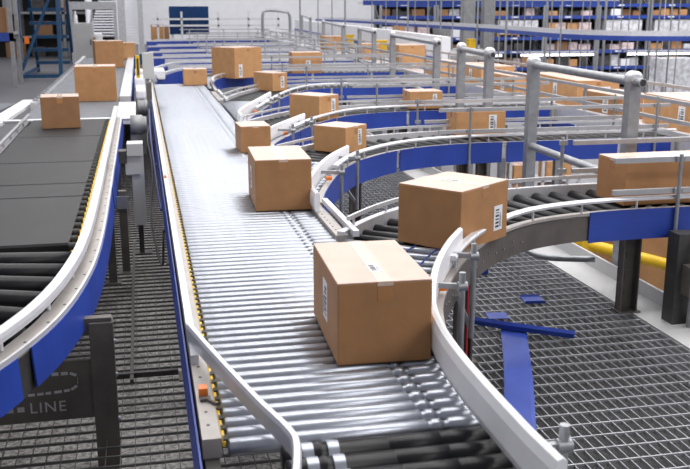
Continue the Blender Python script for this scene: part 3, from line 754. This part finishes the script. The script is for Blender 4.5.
# things on the lower floor seen under the second lane
t = thing('wire_shelf', 'low shelf trolley with orange boxes seen under the second lane', 'shelf', (7.9, 17.2, -2.6))
for xx in (7.1, 7.8, 8.6):
    b = MB(); b.box((xx-.03, 17, -2.6), (xx+.03, 17.06, -.6)); b.box((xx-.03, 17.6, -2.6), (xx+.03, 17.66, -.6)); b.build('upright', 'alu', t)
for zz in (-1.75, -1.32):
    b = MB(); b.box((7.1, 17, zz-.04), (8.6, 17.66, zz)); b.build('shelf', 'alu', t)
for (xx, zz, w, h, s) in ((7.15, -1.75, .5, .34, 'lower left'), (7.9, -1.75, .55, .3, 'lower right'), (7.2, -1.32, .4, .3, 'upper left'), (7.9, -1.32, .55, .36, 'upper right')):
    carton((xx, 17.08), w, .4, h, 0, 'orange box, %s on the shelf trolley under the second lane' % s, 'card2', z=zz)
t = thing('guard_barrier', 'yellow tube barrier beyond the platform edge under the nearest lane', 'barrier', (4.6, 7.5, -2.6))
b = MB(); b.cyl((3.9, 7.9, -.1), (5.6, 7.0, -.60+.12), .055, 14); b.build('tube', 'yellow', t)
for xx, yy, zz in ((4.05, 7.82, .05), (5.4, 7.1, -.4)):
    b = MB(); b.box((xx-.06, yy-.06, -2.6), (xx+.06, yy+.06, zz)); b.build('post', 'yellow', t)
carton((4.5, 7.9), .6, .6, .9, 0, 'tan box standing beyond the platform edge behind the yellow barrier', 'card2', z=-.75)
t = thing('low_table', 'grey low stand carrying the tan box beyond the platform edge', 'stand', (4.8, 8.2, -2.6))
b = MB(); b.box((4.4, 7.85, -.80), (5.2, 8.6, -.752)); b.build('top', 'grey', t)
b = MB()
for xx in (4.45, 5.15):
    for yy in (7.9, 8.55): b.box((xx-.03, yy-.03, -2.6), (xx+.03, yy+.03, -.80))
b.build('leg', 'grey', t)

# ------------------------------------------------------------------ upper left background
t = thing('rolling_ladder', 'blue steel rolling ladder standing at the upper left', 'ladder', (-3.0, 30, 0))
L0, L1, Yn, Yf = -3.42, -2.30, 28.4, 32.4
for xx in (L0, L1):
    b = MB(); b.bar((xx, Yn, 0), (xx+.06, Yn+.3, 3.6), .11); b.build('front_leg', 'teal', t)
    b = MB(); b.bar((xx+.1, Yf, 0), (xx+.12, Yn+2.0, 3.6), .09); b.build('rear_leg', 'teal', t)
    b = MB(); b.bar((xx, Yn, .12), (xx+.1, Yf, .12), .09); b.build('base_rail', 'teal', t)
for zz in (.12, ):
    b = MB(); b.bar((L0, Yn, zz), (L1, Yn, zz), .10); b.build('cross_bar', 'teal', t)
for q in range(6):
    zz = .38+q*.42; yy = Yf-.6-q*.30
    b = MB(); b.box((L0+.1, yy-.15, zz-.10), (L1+.05, yy+.15, zz)); b.build('step', 'teal', t)
b = MB(); b.bar((L0+.05, Yn+.05, .3), (L1, Yn+.75, 2.9), .07); b.build('diagonal_brace', 'teal', t)
b = MB(); b.box((L0+.18, Yn-.02, 1.05), (L0+.30, Yn+.06, 1.25)); b.build('tag', 'orange', t)
t = thing('control_cabinet', 'pale grey metal cabinet right of the blue ladder', 'cabinet', (-2.0, 35.5, 0))
b = MB(); b.box((-2.36, 35, .06), (-1.62, 35.6, 1.53)); b.build('body', 'cabinet', t, .02)
b = MB(); b.box((-2.33, 34.985, .10), (-1.65, 35, 1.48)); d_ = b.build('door', 'cabinet', t)
b = MB(); b.box((-1.74, 34.965, .75), (-1.70, 34.985, .95)); b.build('handle', 'darkm', d_)
b = MB(); b.box((-2.34, 35.02, 0), (-1.64, 35.58, .06)); b.build('plinth', 'darkm', t)
b = MB(); b.lathe((-2.22, 35.3, 1.53), (-2.22, 35.3, 1.95), [(0, .07), (.6, .07), (.75, .03), (1, .03)], 12); tag(b.build('bottle', 'label'), 'small white bottle on top of the pale grey cabinet', 'bottle')
t = thing('wrapped_roll', 'white bundle with brown strip leaning right of the grey cabinet', 'bundle', (-1.45, 34.3, 0))
b = MB(); b.box((-1.58, 34.1, 0), (-1.28, 34.5, 1.2)); b.build('wrap', 'label', t, .1)
b = MB(); b.box((-1.60, 34.08, .25), (-1.52, 34.12, 1.05)); b.build('strip', 'card', t)
# rack at the far left with dark box
t = thing('storage_rack', 'blue beamed rack at the left picture edge holding a dark box', 'rack', (-5.6, 26.5, 0))
b = MB(); b.box((-8, 26, 1.20), (-3.24, 26.1, 1.42)); b.build('beam', 'bluepaint', t)
b = MB(); b.box((-8, 26.1, 1.36), (-3.24, 27.4, 1.42)); b.build('deck', 'grey', t)
for xx in (-8, -3.34):
    b = MB(); b.box((xx, 26, 0), (xx+.1, 26.1, 3.5)); b.box((xx, 27.3, 0), (xx+.1, 27.4, 3.5)); b.build('upright', 'grey', t)
carton((-4.75, 26.15), 1.35, 1.0, .64, 0, 'dark brown box on the blue beamed rack at the left picture edge', 'card3', z=1.42)
t = thing('storage_rack', 'dark filled racking behind the blue ladder', 'rack', (-5, 42, 0))
for zz in (.9, 1.9, 2.9):
    b = MB(); b.box((-9, 42, zz-.1), (-1.0, 42.1, zz)); b.build('beam', 'grey', t)
    b = MB(); b.box((-9, 42.1, zz-.06), (-1.0, 43.2, zz)); b.build('shelf_deck', 'darkm', t)
for xx in (-9, -7, -5, -3.2, -2.2, -1.1):
    b = MB(); b.box((xx, 42, 0), (xx+.12, 42.12, 4)); b.box((xx, 43.1, 0), (xx+.12, 43.2, 4)); b.build('upright', 'galv', t)
b = MB(); b.box((-9, 43.25, 0), (-1.0, 43.3, 4)); b.build('back_panel', 'darkm', t)
for q in range(13):
    zz = (0, .9, 1.9)[q % 3]; xx = -6.9+(q//3)*1.15+random.uniform(0, .2); h = random.uniform(.4, .75)
    b = MB(); b.box((xx, 42.15, zz), (xx+random.uniform(.5, .8), 42.9, zz+h)); b.box((xx+.05, 42.145, zz+.05), (xx+.2, 42.16, zz+.18))
    m = ('dark', 'grey', 'darkm', 'card3')[q % 4]
    tag(b.build('storage_bin', m), 'dim blurred bin on the %s shelf of the racking behind the ladder' % ('floor level', 'middle', 'upper')[q % 3], 'bin', 'bins on %s shelf behind ladder' % ('floor', 'middle', 'upper')[q % 3])
# grey frames and white slatted chute behind the left belt
for s, (xa, xb, yy) in (('left', (-.62, -.40, 30)), ('right', (-.02, .14, 31))):
    b = MB(); b.box((xa, yy, 0), (xb, yy+.25, 4)); b.box((xa-.1, yy-.1, 0), (xb+.1, yy+.35, .03)); tag(b.build('steel_column', 'alum'), '%s one of two grey steel columns at the far end of the left belt' % s, 'column')
t = thing('slatted_chute', 'white slatted chute descending behind the grey columns at the far left', 'chute', (-1.2, 34, 0))
for q in range(14):
    b = MB(); zz = 1.0+q*.10; yy = 37+q*.35; b.box((-1.9+q*.02, yy, zz), (-.05, yy+.30, zz+.05)); b.build('slat', 'label', t)
b = MB(); b.box((-1.95, 37, 0), (-1.90, 42, 2.5)); b.box((-.05, 37, 0), (0, 42, 2.5)); b.build('side_panel', 'wall', t)
b = MB(); b.box((-2.2, 32, 2.0), (-.7, 32.2, 2.25)); b.box((-2.2, 32, 2.0), (-2.1, 32.1, 0)); b.box((-.8, 32, 2.0), (-.7, 32.1, 0)); tag(b.build('portal_frame', 'alum'), 'grey beam portal above the grey belt far at the upper left', 'beam')
t = thing('screen_panel', 'dark navy screen panel with white rails at the far end of the bed', 'panel', (2.1, 41, 0))
b = MB(); b.box((1.28, 41, .95), (2.95, 41.1, 2.12)); b.build('panel', 'navy', t)
for xx in (1.35, 2.8):
    b = MB(); b.box((xx, 41.1, 0), (xx+.1, 41.2, 2.1)); b.build('leg', 'alu', t)
for zz in (1.28, 1.55):
    b = MB(); b.box((.55, 40.8, zz), (6.0, 40.86, zz+.08)); b.build('rail', 'alu', t)
for xx in (.75, 1.75, 3.3, 4.6, 5.9):
    b = MB(); b.box((xx, 40.8, 0), (xx+.08, 40.86, 1.9)); b.build('rail_post', 'alu', t)
for (xx, zz, w, h, m, s) in ((.50, 0, .55, 1.35, 'card2', 'tall pale box left of the navy panel'), (1.08, 0, .2, 1.3, 'card', 'narrow brown box against the navy panel')):
    b = MB(); b.box((xx, 42, zz), (xx+w, 42.5, zz+h)); b.box((xx+w*.4, 41.997, zz+h*.5), (xx+w*.6, 42.503, zz+h+.003)); tag(b.build('cardboard_box', m), s, 'box')
b = MB(); b.sweep([(-.12, 19.4), (.2, 20.6)], [(0, .8), (.01, .8), (.01, 1.12), (0, 1.12)])
b.box((-.14, 19.38, 0), (-.10, 19.42, 1.05)); tag(b.build('blue_flag', 'navy'), 'small tilted dark blue plate on a post at the far end of the bed', 'plate')
# white machinery covers at the far left end of the bed
t = thing('machine_cover', 'white machine housings between left belt and far lanes', 'machine', (0, 17.5, 0))
for (xa, ya, xb, yb, z0, z1) in ((-.10, 14.2, .05, 15.2, .72, .86), (-.12, 16.15, .05, 16.9, .72, .90), (-.12, 18.4, .45, 19.2, .70, .88)):
    b = MB(); b.box((xa, ya, z0), (xb, yb, z1)); b.build('housing', 'white', t, .03)
b = MB(); b.box((-.10, 14.3, 0), (.06, 19.0, .70)); b.build('base', 'grey', t)
b = MB(); b.lathe((-.08, 13.55, .66), (.06, 13.55, .66), [(0, .10), (.1, .13), (.2, .10), (.3, .13), (.4, .10), (.5, .13), (.6, .10), (.7, .13), (1, .11)], 16); b.box((-.06, 13.5, .0), (.02, 13.6, .56)); b.build('ribbed_motor', 'grey', t)
# far picking mezzanine
t = thing('picking_station', 'dim grey work platform below the curving overhead conveyor', 'platform', (11, 30, -2.6))
b = MB(); b.box((9.3, 30, .55), (11.6, 31.5, .68)); b.build('deck', 'grey', t)
b = MB()
for xx in (9.4, 11.5): b.box((xx-.05, 30.1, -2.6), (xx+.05, 30.2, .55))
b.build('leg', 'grey', t)
b = MB(); b.lathe((10.1, 30.7, .68), (10.1, 30.7, 1.5), [(0, .32), (1, .32)], 16); tag(b.build('steel_drum', 'grey'), 'grey drum on the dim work platform', 'drum')
for (xx, zz, s) in ((9.55, .68, 'yellow box on the left of the dim work platform'), (10.9, .68, 'yellow box on the right of the dim work platform')):
    b = MB(); b.box((xx, 30.2, zz), (xx+.26, 30.5, zz+.32)); b.box((xx-.02, 30.18, zz+.32), (xx+.28, 30.52, zz+.35)); tag(b.build('yellow_box', 'yellow'), s, 'bin')

for o in ORG:
    if '_o' in o: del o['_o']

# ------------------------------------------------------------------ light and camera
w = bpy.data.worlds.new('hall_light'); S.world = w; w.use_nodes = True
bg = w.node_tree.nodes['Background']; bg.inputs['Color'].default_value = (.86, .89, 1.0, 1); bg.inputs['Strength'].default_value = .29
def area(name, loc, size, power, rot=(0,0,0), col=(1, .98, .96)):
    L = bpy.data.lights.new(name, 'AREA'); L.shape = 'RECTANGLE'; L.size, L.size_y = size; L.energy = power; L.color = col
    o = bpy.data.objects.new(name, L); C.objects.link(o); o.location = loc; o.rotation_euler = rot; return o
for yy in (-6, -1):  # fill rows added behind the view to light box fronts from the right
    area('hall_and_fill_lamp', (11, yy, 6.5), (12, 1.6), 620)
for yy, pw in ((4.5, 600), (8, 640), (12, 560), (16, 470), (20.5, 420), (25.5, 400), (31, 400), (37, 500), (44, 620), (51, 620)):
    area('hall_and_fill_lamp', (7.2, yy, 7.5), (20.5, 1.6), pw*1.1)
for yy in (30, 36):  # extra fill lamps added to brighten the pallet racking
    area('hall_and_fill_lamp', (23, yy, 7.0), (10, 2), 700)
for yy in (8, 22, 34):
    area('hall_and_fill_lamp', (-6, yy, 7.5), (.7, 5), 90)
cam = bpy.data.cameras.new('camera'); co = bpy.data.objects.new('camera', cam); C.objects.link(co)
cam.sensor_width = 36; cam.sensor_fit = 'HORIZONTAL'; cam.lens = 36*920/690; cam.clip_end = 300
pit = math.atan(226.5/920)
co.location = (0, 0, 2.05); co.rotation_euler = (PI/2-pit, 0, -math.atan(207/math.hypot(920, 226.5)))
cam.dof.use_dof = True; cam.dof.focus_distance = 5.6; cam.dof.aperture_fstop = 5
S.camera = co
vs = S.view_settings; vs.view_transform = 'Standard'; vs.look = 'None'; vs.exposure = .12; vs.gamma = 1; vs.use_curve_mapping = False
